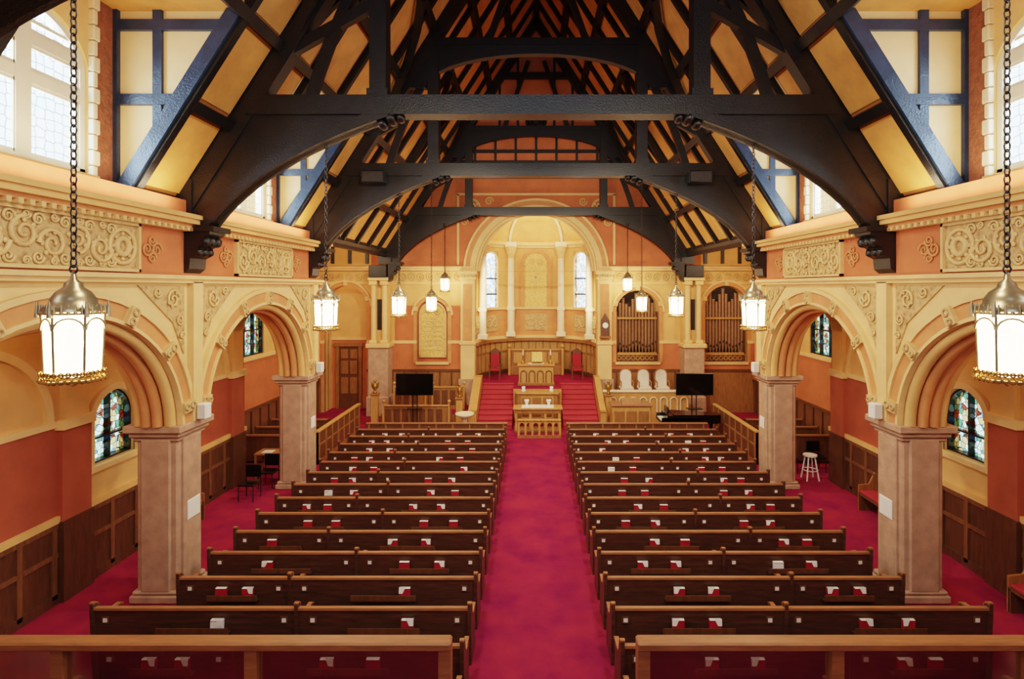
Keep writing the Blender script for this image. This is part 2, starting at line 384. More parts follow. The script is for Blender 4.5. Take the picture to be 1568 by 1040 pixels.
AW=[(11.75,0.6,2.25,3.1,0.6),(5.9,0.6,2.25,3.1,0.6),(0.5,0.6,2.25,3.1,0.6)]
for sg,nm in((-1,'left'),(1,'right')):
    mb=MB(); X0,X1=sorted((sg*9.0,sg*9.35))
    ops=AW
    arch_wall(mb,'y',BACK,17.0,0,6.2,X0,X1,ops,'ochre')
    f=sg*9.0
    def q(a,b): return tuple(sorted((f-sg*a,f-sg*b)))
    segs=[(BACK,-0.25),(1.25,5.15),(6.65,11.0),(12.5,17.0)]
    for a,b in segs:
        mb.box(*q(0.03,-0.02),a,b,1.6,3.25,'terracotta_dark')
        mb.box(*q(0.07,-0.02),a,b,3.25,3.37,'cream')
    for c,h,s,p,r in ops:
        mb.box(*q(0.03,-0.02),c-0.75,c+0.75,1.6,2.2,'ochre')
        ring(mb,'y',c,3.1,0.6,0.6,0.74,0.74,*q(0.07,-0.02),'cream')
        mb.box(*q(0.07,-0.02),c-0.74,c-0.6,2.2,3.1,'cream'); mb.box(*q(0.07,-0.02),c+0.6,c+0.74,2.2,3.1,'cream')
        mb.box(*q(0.12,-0.02),c-0.8,c+0.8,2.14,2.25,'cream')
    mb.box(*q(0.05,-0.02),BACK,17.0,0.0,1.48,'wainscot'); mb.box(*q(0.10,-0.02),BACK,17.0,1.48,1.6,'ochre'); mb.box(*q(0.09,-0.02),BACK,17,0,0.18,'wainscot')
    y=BACK+0.1
    while y<16.9:
        mb.box(*q(0.09,-0.02),y-0.05,y+0.05,0.1,1.48,'wainscot_rail'); y+=0.7
    mb.box(*q(0.085,0),BACK,17,0.85,0.93,'wainscot_rail'); mb.box(*q(0.085,0),BACK,17,1.38,1.48,'wainscot_rail')
    for c in COLS:
        mb.box(*q(0.14,-0.02),c-0.4,c+0.28,0,3.3,'terracotta_dark'); mb.box(*q(0.2,-0.02),c-0.44,c+0.32,3.2,3.38,'cream'); mb.box(*q(0.18,-0.02),c-0.42,c+0.3,0,1.5,'wainscot')
        cx=sg*8.2; 
        mb.prism([(cx-0.68,5.9)]+arc(cx,4.55,0.68,0.68,16)+[(cx+0.68,5.9)],'x',c-0.3,c+0.25,'ochre')
        a,b=sorted((sg*8.88,sg*9.0)); mb.box(a,b,c-0.3,c+0.25,3.38,5.9,'ochre')
        ring(mb,'x',cx,4.55,0.68,0.68,0.76,0.76,c-0.34,c+0.28,'cream',16)
    for c in(2.9,8.7,14.6):
        ring(mb,'y',c,3.37,1.35,1.35,1.5,1.5,*q(0.08,-0.02),'cream')
    mb.obj('wall_'+nm)
    for c,h,s,p,r in ops: window_obj('y',c,h,s,p,r,sg*9.15,'glass_stained',1,(2.75,),fr='timber',w=0.035)
    mb=MB(); a,b=sorted((sg*7.45,sg*9.35)); mb.box(a,b,BACK,17.0,5.9,6.1,'ochre'); mb.obj('ceiling_aisle_'+nm)
    mb=MB(); X0,X1=sorted((sg*10.2,sg*10.5)); f=sg*10.2
    arch_wall(mb,'y',16.7,26.4,0,9.9,X0,X1,[(19.8,0.95,3.4,5.02,0.02)],'ochre')
    mb.box(*q(0.03,-0.02),17,26,1.55,3.25,'terracotta'); mb.box(*q(0.08,-0.02),17,26,3.25,3.36,'cream')
    mb.box(*q(0.05,-0.02),17,26,0,1.45,'wainscot_rail'); mb.box(*q(0.1,-0.02),17,26,1.45,1.55,'oak_dark')
    y=17.1
    while y<26: mb.box(*q(0.09,-0.02),y-0.04,y+0.04,0,1.45,'wainscot'); y+=0.65
    a,b=sorted((sg*9.0,sg*10.5)); mb.box(a,b,16.7,17.0,0,9.9,'terracotta')
    mb.prism([(sg*7.5,6.1),(sg*9.0,6.1),(sg*9.0,9.9),(sg*5.45,9.9),(sg*6.95,7.52),(sg*7.5,7.5)],'x',16.8,17.0,'ochre')
    mb.obj('wall_transept_'+nm)
    window_obj('y',19.8,0.95,3.4,5.0,0.03,sg*10.32,'glass_stained',2,(4.3,),fr='timber',w=0.04)
    mb=MB(); a,b=sorted((sg*5.5,sg*10.5)); mb.box(a,b,16.8,26.4,9.7,9.9,'roof_panel')
    for y in(18,19.5,21,22.5,24,25.3): a,b=sorted((sg*5.6,sg*10.2)); mb.box(a,b,y-0.09,y+0.09,9.5,9.7,'timber')
    a,b=sorted((sg*6.8,sg*7.05)); mb.box(a,b,17,26,7.25,7.6,'timber')
    mb.obj('ceiling_transept_'+nm)
    mb=MB(); X0,X1=sorted((sg*7.2,sg*7.5)); f=sg*7.2
    for d0,d1 in((0.4,3.5),(6.2,9.35),(12.1,15.25)):
        c=(d0+d1)/2-0.0
        arch_wall(mb,'y',d0-0.15,d1+0.15,7.5,10.7,X0,X1,[(c,1.05,7.62,9.25,0.75)],'cream')
        mb.box(*q(0.05,-0.02),c+1.13,d1,7.5,10.5,'brick'); mb.box(*q(0.05,-0.02),d0,c-1.13,7.5,10.5,'brick')
        for k in range(12):
            z=7.55+k*0.25; mb.bbox(*q(0.09,-0.02),c+1.05,c+1.14+(0.05 if k%2 else 0),z,z+0.235,'white_stone',0.015); mb.bbox(*q(0.09,-0.02),c-1.14-(0.05 if k%2 else 0),c-1.05,z,z+0.235,'white_stone',0.015)
        mb.box(*q(0.15,-0.3),c-1.1,c+1.1,7.5,7.62,'cream')
        a,b=sorted((sg*4.95,sg*7.5)); mb.box(a,b,d0-0.1,d1+0.1,10.5,10.65,'roof_panel')
        for dd,o in((d0,-1),(d1,1)):
            t0,t1=sorted((dd,dd+o*0.12))
            mb.prism([(sg*7.2,7.45),(sg*6.95,7.45),(sg*5.0,10.55),(sg*7.2,10.55)],'x',t0,t1,'cheek')
            yy=dd-o*0.05
            mb.beam((sg*7.02,yy,7.4),(sg*5.05,yy,10.55),0.16,0.24,'timber_bluelit',up=(0,0,1))
            mb.box(*sorted((sg*7.2,sg*7.08)),*sorted((dd-o*0.08,dd)),7.4,10.5,'timber_bluelit')
            mb.box(*sorted((sg*6.35,sg*6.5)),*sorted((dd-o*0.06,dd)),8.35,10.5,'timber_bluelit')
            for z in(9.0,10.25):
                mb.box(*sorted((sg*7.2,sg*roofx(z))),*sorted((dd-o*0.07,dd)),z-0.09,z+0.09,'timber_bluelit')
    mb.obj('wall_clerestory_'+nm)
    for d0,d1 in((0.4,3.5),(6.2,9.35),(12.1,15.25)):
        c=(d0+d1)/2
        window_obj('y',c,1.05,7.62,9.25,0.75,sg*7.32,'glass_leaded',1,(8.85,9.4),w=0.1,mw=.12,tw=.09)

# ---------------- roof ----------------
DG=[BACK,-0.9,0.4,1.95,3.5,4.9,6.2,7.8,9.35,10.7,12.1,13.7,15.25,16.5,18.0,19.5,21.0,22.5,24.0,25.4,26.2]
ZG=[7.5,9.0,10.5,12.0,13.5,15.0,16.5,18.41]
dorm=[(0.4,3.5),(6.2,9.35),(12.1,15.25)]
mb=MB(); rf=MB()
nl=math.hypot(TAN,1)
for sg in(-1,1):
    def S(z,d,off=0):
        x=roofx(z); return (sg*(x-off*TAN/nl),d,z-off/nl)
    for i in range(len(DG)-1):
        for j in range(len(ZG)-1):
            a,b=DG[i],DG[i+1]; z0,z1=ZG[j],ZG[j+1]
            if z1<=10.5 and any(a>=d0-1e-3 and b<=d1+1e-3 for d0,d1 in dorm): continue
            vs=[S(z0,a),S(z0,b),S(z1,b),S(z1,a),S(z0,a,-0.2),S(z0,b,-0.2),S(z1,b,-0.2),S(z1,a,-0.2)]
            fs=[(0,1,2,3),(4,7,6,5),(0,4,5,1),(1,5,6,2),(2,6,7,3),(3,7,4,0)]
            mb.add(vs,fs,'roof_border')
            e=0.19
            ze=e*0.75
            vs=[S(z0+ze,a+e,0.0),S(z0+ze,b-e,0.0),S(z1-ze,b-e,0.0),S(z1-ze,a+e,0.0),S(z0+ze,a+e,0.03),S(z0+ze,b-e,0.03),S(z1-ze,b-e,0.03),S(z1-ze,a+e,0.03)]
            mb.add(vs,fs,'roof_panel')
    up=(sg*-TAN,0,-1)
    for j,z in enumerate(ZG[:-1]):
        segs=[(BACK,26.1)]
        if z in(7.5,9.0): segs=[(BACK,0.4),(3.5,6.2),(9.35,12.1),(15.25,26.1)]
        for a,b in segs: rf.beam(S(z,a,0.1),S(z,b,0.1),0.2,0.2,'timber',up=up)
    for d in DG[1:-1]:
        if d in TR: continue
        z0=10.5 if any(d0+1e-3<d<d1-1e-3 for d0,d1 in dorm) else 7.5
        rf.beam(S(z0,d,0.08),S(18.35,d,0.08),0.15,0.16,'timber',up=up)
    for a,b in((-0.9,4.9),(4.9,10.7),(10.7,16.5),(16.5,21.0),(25.4,21.0)):
        m=(a+b)/2
        for (p,q2) in((a,m),(b,m)):
            for z0,z1 in((10.6,13.4),):
                P0=Vector(S(z0,p,0.22));P2=Vector(S(z1,p+(q2-p)*0.75,0.22)); P1=Vector(S(z0+(z1-z0)*0.75,p+(q2-p)*0.18,0.22))
                pts=[P0*(1-t)**2+P1*2*t*(1-t)+P2*t*t for t in(0,0.25,0.5,0.75,1)]
                for k in range(4): rf.beam(pts[k],pts[k+1],0.12,0.2,'timber',up=up)
rf.box(-0.12,0.12,BACK,26.1,18.0,18.4,'timber')
mb.obj('ceiling'); rf.obj('ceiling_rafters')

# ---------------- trusses ----------------
def bez(P0,P1,P2,n=14): return [((1-t)**2*P0[0]+2*t*(1-t)*P1[0]+t*t*P2[0],(1-t)**2*P0[1]+2*t*(1-t)*P1[1]+t*t*P2[1]) for t in [i/n for i in range(n+1)]]
mb=MB()
for sg in(-1,1):
    cur=bez((6.35,6.9),(5.5,8.25),(2.7,9.15))
    poly=cur+[(2.7,9.45),(5.6,9.45),(6.9,7.5),(6.9,6.9)]
    mb.prism([(sg*x,z) for x,z in poly],'x',-0.11,0.11,'timber')
    c2=[(x*1.0+0.14,z+0.16) for x,z in cur]
    mb.prism([(sg*x,z) for x,z in cur+c2[::-1]],'x',-0.19,0.19,'timber')
    mb.beam((sg*6.78,0,7.45),(0,0,18.1),0.3,0.42,'timber')
    mb.box(*sorted((sg*6.95,sg*6.6)),-0.19,0.19,6.9,7.9,'timber')
    mb.box(sg*3.08-0.16,sg*3.08+0.16,-0.17,0.17,9.1,13.4,'timber')
    mb.box(sg*3.08-0.2,sg*3.08+0.2,-0.21,0.21,9.5,9.62,'timber')
    mb.beam((sg*3.2,0,11.3),(sg*4.95,0,10.3),0.16,0.2,'timber')
    pts=bez((4.4,9.5),(3.9,11.2),(3.1,12.4),6)
    for a,b in zip(pts[:-1],pts[1:]): mb.beam((sg*a[0],0,a[1]),(sg*b[0],0,b[1]),0.14,0.2,'timber')
    for k,(x,z,r) in enumerate(((2.85,9.08,0.12),(3.02,8.98,0.1),(2.68,9.1,0.09))): mb.sphere((sg*x,0,z),r,'timber',8,(1,1.9,1))
    cp=[(6.72,6.95),(6.2,6.95),(6.22,6.85),(6.32,6.8),(6.3,6.68),(6.45,6.6),(6.43,6.48),(6.58,6.4),(6.6,6.2),(6.72,6.1)]
    mb.prism([(sg*x,z) for x,z in cp],'x',-0.26,0.26,'timber')
    mb.box(*sorted((sg*6.72,sg*6.12)),-0.3,0.3,6.9,7.0,'timber')
    for dy in(-0.18,0,0.18): 
        mb.sphere((sg*6.33,dy,6.72),0.1,'timber',8); mb.sphere((sg*6.47,dy,6.52),0.08,'timber',8)
xo=roofx(12.1)
poly=[(-xo,11.75)]+[(x,z) for x,z in arc(0,11.75,3.3,1.0,18)]+[(xo,11.75),(roofx(13.1),13.1),(-roofx(13.1),13.1)]
mb.prism(poly,'x',-0.12,0.12,'timber')
mb.box(-roofx(13.1),roofx(13.1),-0.18,0.18,13.0,13.2,'timber')
mb.box(-5.6,5.6,-0.2,0.2,9.13,9.5,'timber')
for x in(-0.9,0.9): mb.beam((x*1.6,0,13.2),(x*0.4,0,16.2),0.14,0.18,'timber')
mb.box(-1.5,1.5,-0.12,0.12,15.4,15.65,'timber')
trm=mb.mesh('roof_truss')
for y in TR: inst('roof_truss',trm,(0,y,0))
for sg in(-1,1):
    mb=MB()
    pts=bez((7.0,6.9),(7.2,8.6),(8.8,9.5),8)
    for a,b in zip(pts[:-1],pts[1:]): mb.beam((sg*a[0],25.4,a[1]),(sg*b[0],25.4,b[1]),0.2,0.25,'timber')
    mb.box(*sorted((sg*6.9,sg*7.2)),25.25,25.55,6.9,9.6,'timber')
    mb.box(*sorted((sg*6.9,sg*10.2)),25.85,26.0,7.9,8.05,'timber')
    for x in(7.9,8.7,9.5): mb.box(sg*x-0.07,sg*x+0.07,25.85,26,6.95,9.6,'timber')
    mb.obj('ceiling_brace')

# ---------------- front wall ----------------
mb=MB()
ops=[(0,2.85,0,6.6,0.001),(4.75,1.0,2.35,4.7,1.0),(8.88,0.98,2.35,4.95,0.98),(-4.85,0.72,2.3,4.55,0.72),(-8.9,0.98,0.0,4.95,0.98)]
arch_wall(mb,'x',-10.5,10.5,0,6.6,26.0,26.45,ops,'ochre')
poly=[(-10.5,6.6),(-2.85,6.6)]+arc(0,6.6,2.85,2.85,36)[1:-1]+[(2.85,6.6),(10.5,6.6),(10.5,9.75),(roofx(9.75)+0.1,9.75),(0,18.5),(-roofx(9.75)-0.1,9.75),(-10.5,9.75)]
mb.prism(poly,'x',26.0,26.45,'terracotta')
mb.box(-10.2,-7.6,26.9,27.0,0,3.4,'terracotta'); mb.box(-10.2,-7.6,26.9,27.0,3.4,6.4,'ochre'); mb.box(-10.1,-7.7,26.84,26.92,3.3,3.42,'cream'); mb.box(-5.8,-3.9,26.2,26.3,2,5.6,'terracotta')
mb.box(3.6,5.9,27.1,27.2,2,6,'organ_dark'); mb.box(7.8,10.0,27.1,27.2,2,6.3,'organ_dark')
for x0,x1 in((3.6,3.75),(5.75,5.9),(7.75,7.9),(9.86,10.0),(-10.2,-9.88),(-7.92,-7.6)): mb.box(x0,x1,26.4,27.2,0,6.3,'ochre')
solid=[(-7.92,-5.57),(-4.13,-3.5),(3.5,3.75),(5.75,7.9),(9.86,10.2),(-10.2,-9.88)]
for a,b in solid:
    mb.box(a,b,25.97,26.02,2.0,3.25,'terracotta'); mb.box(a,b,25.92,26.02,3.22,3.36,'cream'); mb.box(a,b,25.94,26.02,0,1.97,'oak'); mb.box(a,b,25.9,26.02,1.9,2.02,'oak_dark')
for a,b in((-5.57,-4.13),(3.75,5.75),(7.9,9.86)):
    mb.box(a,b,25.94,26.02,0,2.0,'oak'); mb.box(a,b,25.9,26.02,1.9,2.02,'oak_dark'); mb.box(a,b,25.97,26.0,2.0,2.3,'terracotta'); mb.box(a-.05,b+.05,25.88,26.02,2.24,2.36,'cream')
for a,b in((-6.6,-5.57),(-4.13,-3.55)):
    mb.box(a,b,25.975,26.01,3.36,5.0,'terracotta')
x=-7.8
while x<7.9:
    if abs(x)>3.5: mb.box(x-0.04,x+0.04,25.91,25.95,0,1.9,'oak_dark')
    x+=0.55
for c,h,s,sp,r in ops[1:]:
    ring(mb,'x',c,sp,h,r,h+0.17,r+0.17,25.93,26.02,'voussoir'); ring(mb,'x',c,sp,h+0.17,r+0.17,h+0.25,r+0.25,25.88,26.02,'cream')
    for g in(-1,1):
        mb.box(*sorted((c+g*h,c+g*(h+0.17))),25.93,26.02,s,sp,'voussoir')
    for ang in(20,90,160):
        t=math.radians(ang); mb.box(c+(h+.1)*math.cos(t)-0.09,c+(h+.1)*math.cos(t)+0.09,25.86,26,sp+(r+.1)*math.sin(t)-0.1,sp+(r+.1)*math.sin(t)+0.1,'relief_hi')
for a,b in((-10.2,-2.9),(2.9,10.2)):
    mb.box(a,b,25.85,26.02,6.62,6.72,'cream'); mb.box(a,b,25.78,26.02,6.72,6.82,'cream'); mb.box(a,b,25.94,26.02,6.0,6.08,'cream')
    x=a+0.2
    while x<b-0.2:
        mb.torus((x,25.97,6.33),0.15,0.03,(0,1,0),'relief_hi',14,4); mb.torus((x,25.97,6.33),0.05,0.03,(0,1,0),'relief_hi',8,4); x+=0.42
for a,b in((-10.2,-7.7),(7.7,10.2)): mb.box(a,b,25.96,26.02,6.85,9.6,'ochre')
ring(mb,'x',0,6.6,2.85,2.85,3.1,3.1,25.9,26.02,'cream',40); ring(mb,'x',0,6.6,3.1,3.1,3.3,3.3,25.95,26.02,'voussoir',40); ring(mb,'x',0,6.6,3.3,3.3,3.4,3.4,25.88,26.02,'cream',40)
for r in(2.8,2.72): mb.tube([(x,26.1+ (2.8-r)*3,z) for x,z in arc(0,6.6,r,r,36)],0.08,'cream',8)
mb.box(-3.7,3.7,25.93,26.02,10.15,10.25,'cream'); mb.box(-3.7,-3.6,25.93,26.02,6.9,10.2,'cream'); mb.box(3.6,3.7,25.93,26.02,6.9,10.2,'cream')
for g in(-1,1):
    scroll(mb,'x',g*3.0,9.55,25.97,0.42,'relief_hi',g,0.06,1.8,PI/2,True); scroll(mb,'x',g*2.2,9.87,25.97,0.2,'relief_hi',-g,0.04); scroll(mb,'x',g*3.35,8.9,25.97,0.18,'relief_hi',-g,0.04)
for g in(-1,1):
    a,b=sorted((g*2.85,g*3.5))
    mb.box(a,b,25.7,26.02,0,6.2,'cream'); mb.box(a+0.12,b-0.12,25.66,25.72,3.4,6.0,'voussoir')
    mb.box(a-.06,b+.06,25.6,26.02,6.2,6.32,'cream'); mb.box(a-.1,b+.1,25.55,26.02,6.45,6.6,'cream'); mb.box(a-.04,b+.04,25.62,26.02,6.32,6.45,'relief'); mb.box(a-.05,b+.05,25.64,26.02,3.2,3.34,'cream')
    mb.box(a-.08,b+.08,25.6,26.02,0,1.6,'pink_stone')
    for k in(-1,0,1): scroll(mb,'x',(a+b)/2+k*0.22,6.38,25.6,0.09,'relief_hi',k or 1,0.03)
    a,b=sorted((g*6.72,g*7.62))
    mb.bbox(a,b,25.1,26.02,0,3.1,'pink_stone',0.03); mb.bbox(a-.08,b+.08,25.0,26.02,3.1,3.3,'cream',0.03); mb.bbox(a-.06,b+.06,25.02,26.02,0,0.9,'pink_stone',0.03)
    for dx in(0.2,0.7):
        xx=a+dx; mb.cyl((xx,25.35,3.3),(xx,25.35,6.0),0.13,0.12,12,'cream'); mb.bbox(xx-.17,xx+.17,25.18,25.5,3.3,3.45,'cream'); mb.bbox(xx-.18,xx+.18,25.17,25.5,5.95,6.15,'cream')
    mb.box(a+.02,b-.02,25.5,26.02,3.3,6.2,'ochre'); mb.box((a+b)/2-0.11,(a+b)/2+0.11,25.46,25.52,3.9,5.3,'organ_dark'); mb.bbox(a-.02,b+.02,25.12,26.02,6.15,6.3,'cream'); mb.bbox(a+.05,b-.05,25.05,26.02,6.3,6.85,'timber')
for z in(11.0,11.7,12.2,14.6): mb.box(-roofx(z)+.1,roofx(z)-.1,25.88,26.02,z-0.07,z+0.07,'timber')
for k in range(-4,5): mb.box(k*0.95-0.05,k*0.95+0.05,25.9,26.02,11.0,13.0,'timber')
for k in(-2,-1,1,2): mb.box(k*0.85-0.05,k*0.85+0.05,25.9,26.02,13.0,roofz(abs(k*0.85)),'timber')
mb.torus((0,25.95,13.65),0.42,0.09,(0,1,0),'timber',20,6); mb.torus((0,25.95,13.65),0.2,0.05,(0,1,0),'timber',12,6)
for k in range(6):
    t=k*PI/3; mb.beam((0.1*math.cos(t),25.95,13.65+0.1*math.sin(t)),(0.4*math.cos(t),25.95,13.65+0.4*math.sin(t)),0.06,0.06,'timber',up=(0,1,0))
mb.cyl((0,25.99,13.65),(0,25.97,13.65),0.4,0.4,20,'organ_dark')
mb.obj('wall_front')

# gold tablet
mb=MB(); c=-4.85
mb.prism([(c-.62,2.6)]+arc(c,4.55,.62,.62,20)+[(c+.62,2.6)],'x',26.1,26.19,'gold_panel')
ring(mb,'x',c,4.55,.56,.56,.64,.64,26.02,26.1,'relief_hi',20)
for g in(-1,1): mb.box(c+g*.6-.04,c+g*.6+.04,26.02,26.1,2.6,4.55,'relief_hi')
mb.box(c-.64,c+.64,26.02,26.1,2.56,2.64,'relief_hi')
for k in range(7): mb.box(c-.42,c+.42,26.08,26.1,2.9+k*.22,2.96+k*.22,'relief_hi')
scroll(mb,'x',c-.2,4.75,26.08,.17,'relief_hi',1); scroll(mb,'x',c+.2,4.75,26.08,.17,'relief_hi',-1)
mb.obj('memorial_tablet')
# door
mb=MB(); mb.box(-9.55,-8.5,26.82,26.89,0.0,3.0,'oak_dark')
for x0,x1 in((-9.65,-9.5),(-8.55,-8.4)): mb.box(x0,x1,26.74,26.89,0,3.1,'oak')
mb.box(-9.72,-8.33,26.7,26.83,3.0,3.18,'oak')
for z0,z1 in((0.7,1.5),(1.65,2.3),(2.4,2.85)):
    for x0,x1 in((-9.42,-9.07),(-8.98,-8.63)): mb.bbox(x0,x1,26.78,26.84,z0,z1,'oak',0.02)
mb.sphere((-8.65,26.78,1.55),0.04,'bronze')
mb.obj('door_1')
# organ
def organ(c,h,sp,n):
    mb=MB()
    w=2*h/n
    for i in range(n):
        x=c-h+w*(i+.5); u=abs((i+.5)/n-.5)*2
        top=sp+math.sqrt(max(0,1-((x-c)/h)**2))*h*0.9-0.35+0.3*math.cos(u*PI*3)
        r=w*0.46; zb=3.05+0.12*math.cos(u*PI*2)
        mb.cyl((x,26.4,2.75),(x,26.4,zb),r*0.3,r,10,'organ_pipe'); mb.cyl((x,26.4,zb),(x,26.4,top),r,r,10,'organ_pipe')
        mb.box(x-r*.5,x+r*.5,26.4-r-.01,26.4-r+.02,zb+.05,zb+.16,'organ_dark')
        mb.torus((x,26.4,top),r,0.012,(0,0,1),'bronze',10,4)
    mb.box(c-h+.01,c+h-.01,26.15,26.6,2.37,2.72,'oak_dark'); mb.box(c-h+.01,c+h-.01,26.1,26.2,2.66,2.78,'gold_oak')
    k=c-h+.15
    while k<c+h-.1:
        mb.torus((k,26.13,2.52),0.09,0.02,(0,1,0),'gold_oak',10,4); k+=.22
    mb.box(c-h+.01,c+h-.01,26.18,26.24,4.35,4.43,'gold_oak')
    for g in(-1,1): mb.box(c+g*h*.96-.03,c+g*h*.96+.03,26.1,26.4,2.7,sp,'oak_dark')
    mb.obj('pipe_organ')
organ(4.75,1.0,4.7,13); organ(8.88,.98,4.95,13)

# ---------------- apse ----------------
R=2.95; AC=26.4; ZT=8.2
mb=MB(); n=40
def ap(t,r,z): return (r*math.cos(t),AC+r*math.sin(t),z)
wins=[math.radians(141),math.radians(39)]; wh=math.radians(10)
def inwin(t): return any(abs(t-w)<wh-1e-6 for w in wins)
ts=sorted(set([PI*i/n for i in range(n+1)]+[w+s*wh for w in wins for s in(-1,1)]))
def band(z0,z1,r0,r1,mat,cut=False):
    for a,b in zip(ts[:-1],ts[1:]):
        if cut and inwin((a+b)/2): continue
        vs=[ap(a,r0,z0),ap(b,r0,z0),ap(b,r0,z1),ap(a,r0,z1),ap(a,r1,z0),ap(b,r1,z0),ap(b,r1,z1),ap(a,r1,z1)]
        mb.add(vs,[(0,1,2,3),(4,7,6,5),(0,4,5,1),(3,2,6,7),(1,5,6,2),(0,3,7,4)],mat)
band(0,3.1,R,R+.3,'gold_oak'); band(3.1,4.75,R,R+.3,'voussoir'); band(4.75,7.7,R,R+.3,'ochre',True); band(7.7,ZT,R,R+.3,'ochre')
band(3.05,3.2,R-.22,R,'oak'); band(3.2,3.34,R-.16,R,'cream'); band(4.7,4.82,R-.12,R,'cream'); band(ZT-.16,ZT,R-.25,R,'cream'); band(ZT-.3,ZT-.16,R-.12,R,'relief_hi'); band(1.4,1.6,R-.06,R,'oak_dark'); band(2.5,2.58,R-.05,R,'oak')
for i in range(1,24):
    t=PI*i/24; x,y,z=ap(t,R-.03,0); mb.box(x-.03,x+.03,y-.03,y+.03,1.5,3.05,'oak')
for i,t in enumerate([math.radians(a) for a in(168,141,90,39,12)]):
    d=Vector((math.cos(t),math.sin(t),0)); s=Vector((-d.y,d.x,0)); c=Vector(ap(t,R-.03,4.02)); w=0.3 if i in(0,4) else (.62 if i==2 else .45)
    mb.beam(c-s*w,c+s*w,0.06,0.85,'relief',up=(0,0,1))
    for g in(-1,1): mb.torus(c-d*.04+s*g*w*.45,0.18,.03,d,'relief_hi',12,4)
nn=14
vs=[];fs=[]
for j in range(nn+1):
    p=PI/2*j/nn
    for i in range(n+1):
        t=PI*i/n; r=R*math.cos(p); vs.append((r*math.cos(t),AC+r*math.sin(t),ZT+1.75*math.sin(p)))
for j in range(nn):
    for i in range(n): a=j*(n+1)+i; fs.append((a,a+1,a+n+2,a+n+1))
mb.add(vs,fs,'ochre',True)
for a in(118,62):
    t=math.radians(a); pts=[(R*.98*math.cos(p)*math.cos(t),AC+R*.98*math.cos(p)*math.sin(t),ZT+1.72*math.sin(p)) for p in[PI/2*k/12 for k in range(12)]]
    mb.tube(pts,.09,'white_stone',6)
for a in(162,118,62,18):
    t=math.radians(a); x,y,z=ap(t,R-.2,0)
    rr=.19
    mb.cyl((x,y,3.34),(x,y,7.4),rr,rr*.9,14,'white_stone'); mb.lathe([(rr*.9,7.35),(rr*1.1,7.5),(rr*1.7,7.85),(rr*1.8,7.95)],(x,y,0),14,'relief_hi')
    mb.bbox(x-.3,x+.3,y-.25,y+.3,7.92,8.2,'white_stone'); mb.bbox(x-.24,x+.24,y-.24,y+.24,3.3,3.55,'white_stone'); mb.bbox(x-.2,x+.2,y-.2,y+.2,4.65,4.85,'white_stone')
yb=AC+R-.1
mb.prism([(-.66,4.82)]+arc(0,7.1,.66,.6,20)+[(.66,4.82)],'x',yb-.04,yb+.1,'gold_panel')
ring(mb,'x',0,7.1,.62,.56,.78,.74,yb-.14,yb+.1,'voussoir',20)
for g in(-1,1): mb.box(g*.7-.08,g*.7+.08,yb-.14,yb+.1,4.82,7.1,'voussoir')
scroll(mb,'x',-.22,7.2,yb-.06,.18,'relief_hi',1); scroll(mb,'x',.22,7.2,yb-.06,.18,'relief_hi',-1)
mb.box(-.03,.03,yb-.08,yb,5.4,6.9,'relief_hi'); mb.box(-.3,.3,yb-.08,yb,6.35,6.42,'relief_hi')
mb.box(-3.3,3.3,26.6,29.8,1.2,1.4,'carpet')
mb.obj('wall_apse')
for w in wins:
    mb=MB(); 
    hw=R*math.sin(wh)*1.02
    d=Vector((math.cos(w),math.sin(w),0)); s=Vector((-d.y,d.x,0)); o=Vector(ap(w,R+.05,0))
    prof=[(-hw,4.8)]+[(x,z) for x,z in arc(0,7.2,hw,.46,16)]+[(hw,4.8)]
    k=len(prof)
    mb.add([o+s*a+Vector((0,0,z)) for a,z in prof],[tuple(range(k))],'glass_pale')
    fr=[o+s*a+Vector((0,0,z)) for a,z in prof]; fr=fr+[fr[0]]
    mb.tube([p-d*.04 for p in fr],.06,'white_stone',6)
    for g in(-1,1):
        if g==1: pf=[(hw*1.03,7.72),(0,7.72)]+[(x,z) for x,z in arc(0,7.2,hw,.46,16) if x>=-1e-6]
        else: pf=[(0,7.72),(-hw*1.03,7.72)]+[(x,z) for x,z in arc(0,7.2,hw,.46,16) if x<=1e-6]
        mb.add([o+s*a+Vector((0,0,z))-d*.02 for a,z in pf],[tuple(range(len(pf)))],'ochre')
    for z in(5.5,6.3): mb.beam(o+s*hw+Vector((0,0,z)),o-s*hw+Vector((0,0,z)),.06,.07,'timber')
    mb.obj('window_%d'%wn); wn+=1

# ---------------- rear wall & balcony ----------------
mb=MB()
mb.box(-9.35,-7.5,BACK-.3,BACK,0,6.1,'ochre'); mb.box(7.5,9.35,BACK-.3,BACK,0,6.1,'ochre')
arch_wall(mb,'x',-7.5,7.5,0,7.5,BACK-.3,BACK,[],'ochre')
mb.prism([(-6.95,7.5),(-2.2,7.5),(-2.2,10.5)]+arc(0,10.5,2.2,2.2,24)[1:-1]+[(2.2,10.5),(2.2,7.5),(6.95,7.5),(0,18.4)],'x',BACK-.3,BACK,'ochre')
mb.obj('wall_rear')
window_obj('x',0,2.2,7.5,10.5,2.2,BACK-.15,'glass_leaded',1,(9.0,10.5),w=.12)
mb=MB(); mb.box(-6.4,6.4,BACK+.05,0.4,4.0,4.2,'oak_dark'); mb.box(-6.4,6.4,0.3,0.4,4.2,5.0,'oak'); mb.box(-6.4,6.4,0.24,0.46,5.0,5.08,'oak_dark'); mb.obj('balcony')

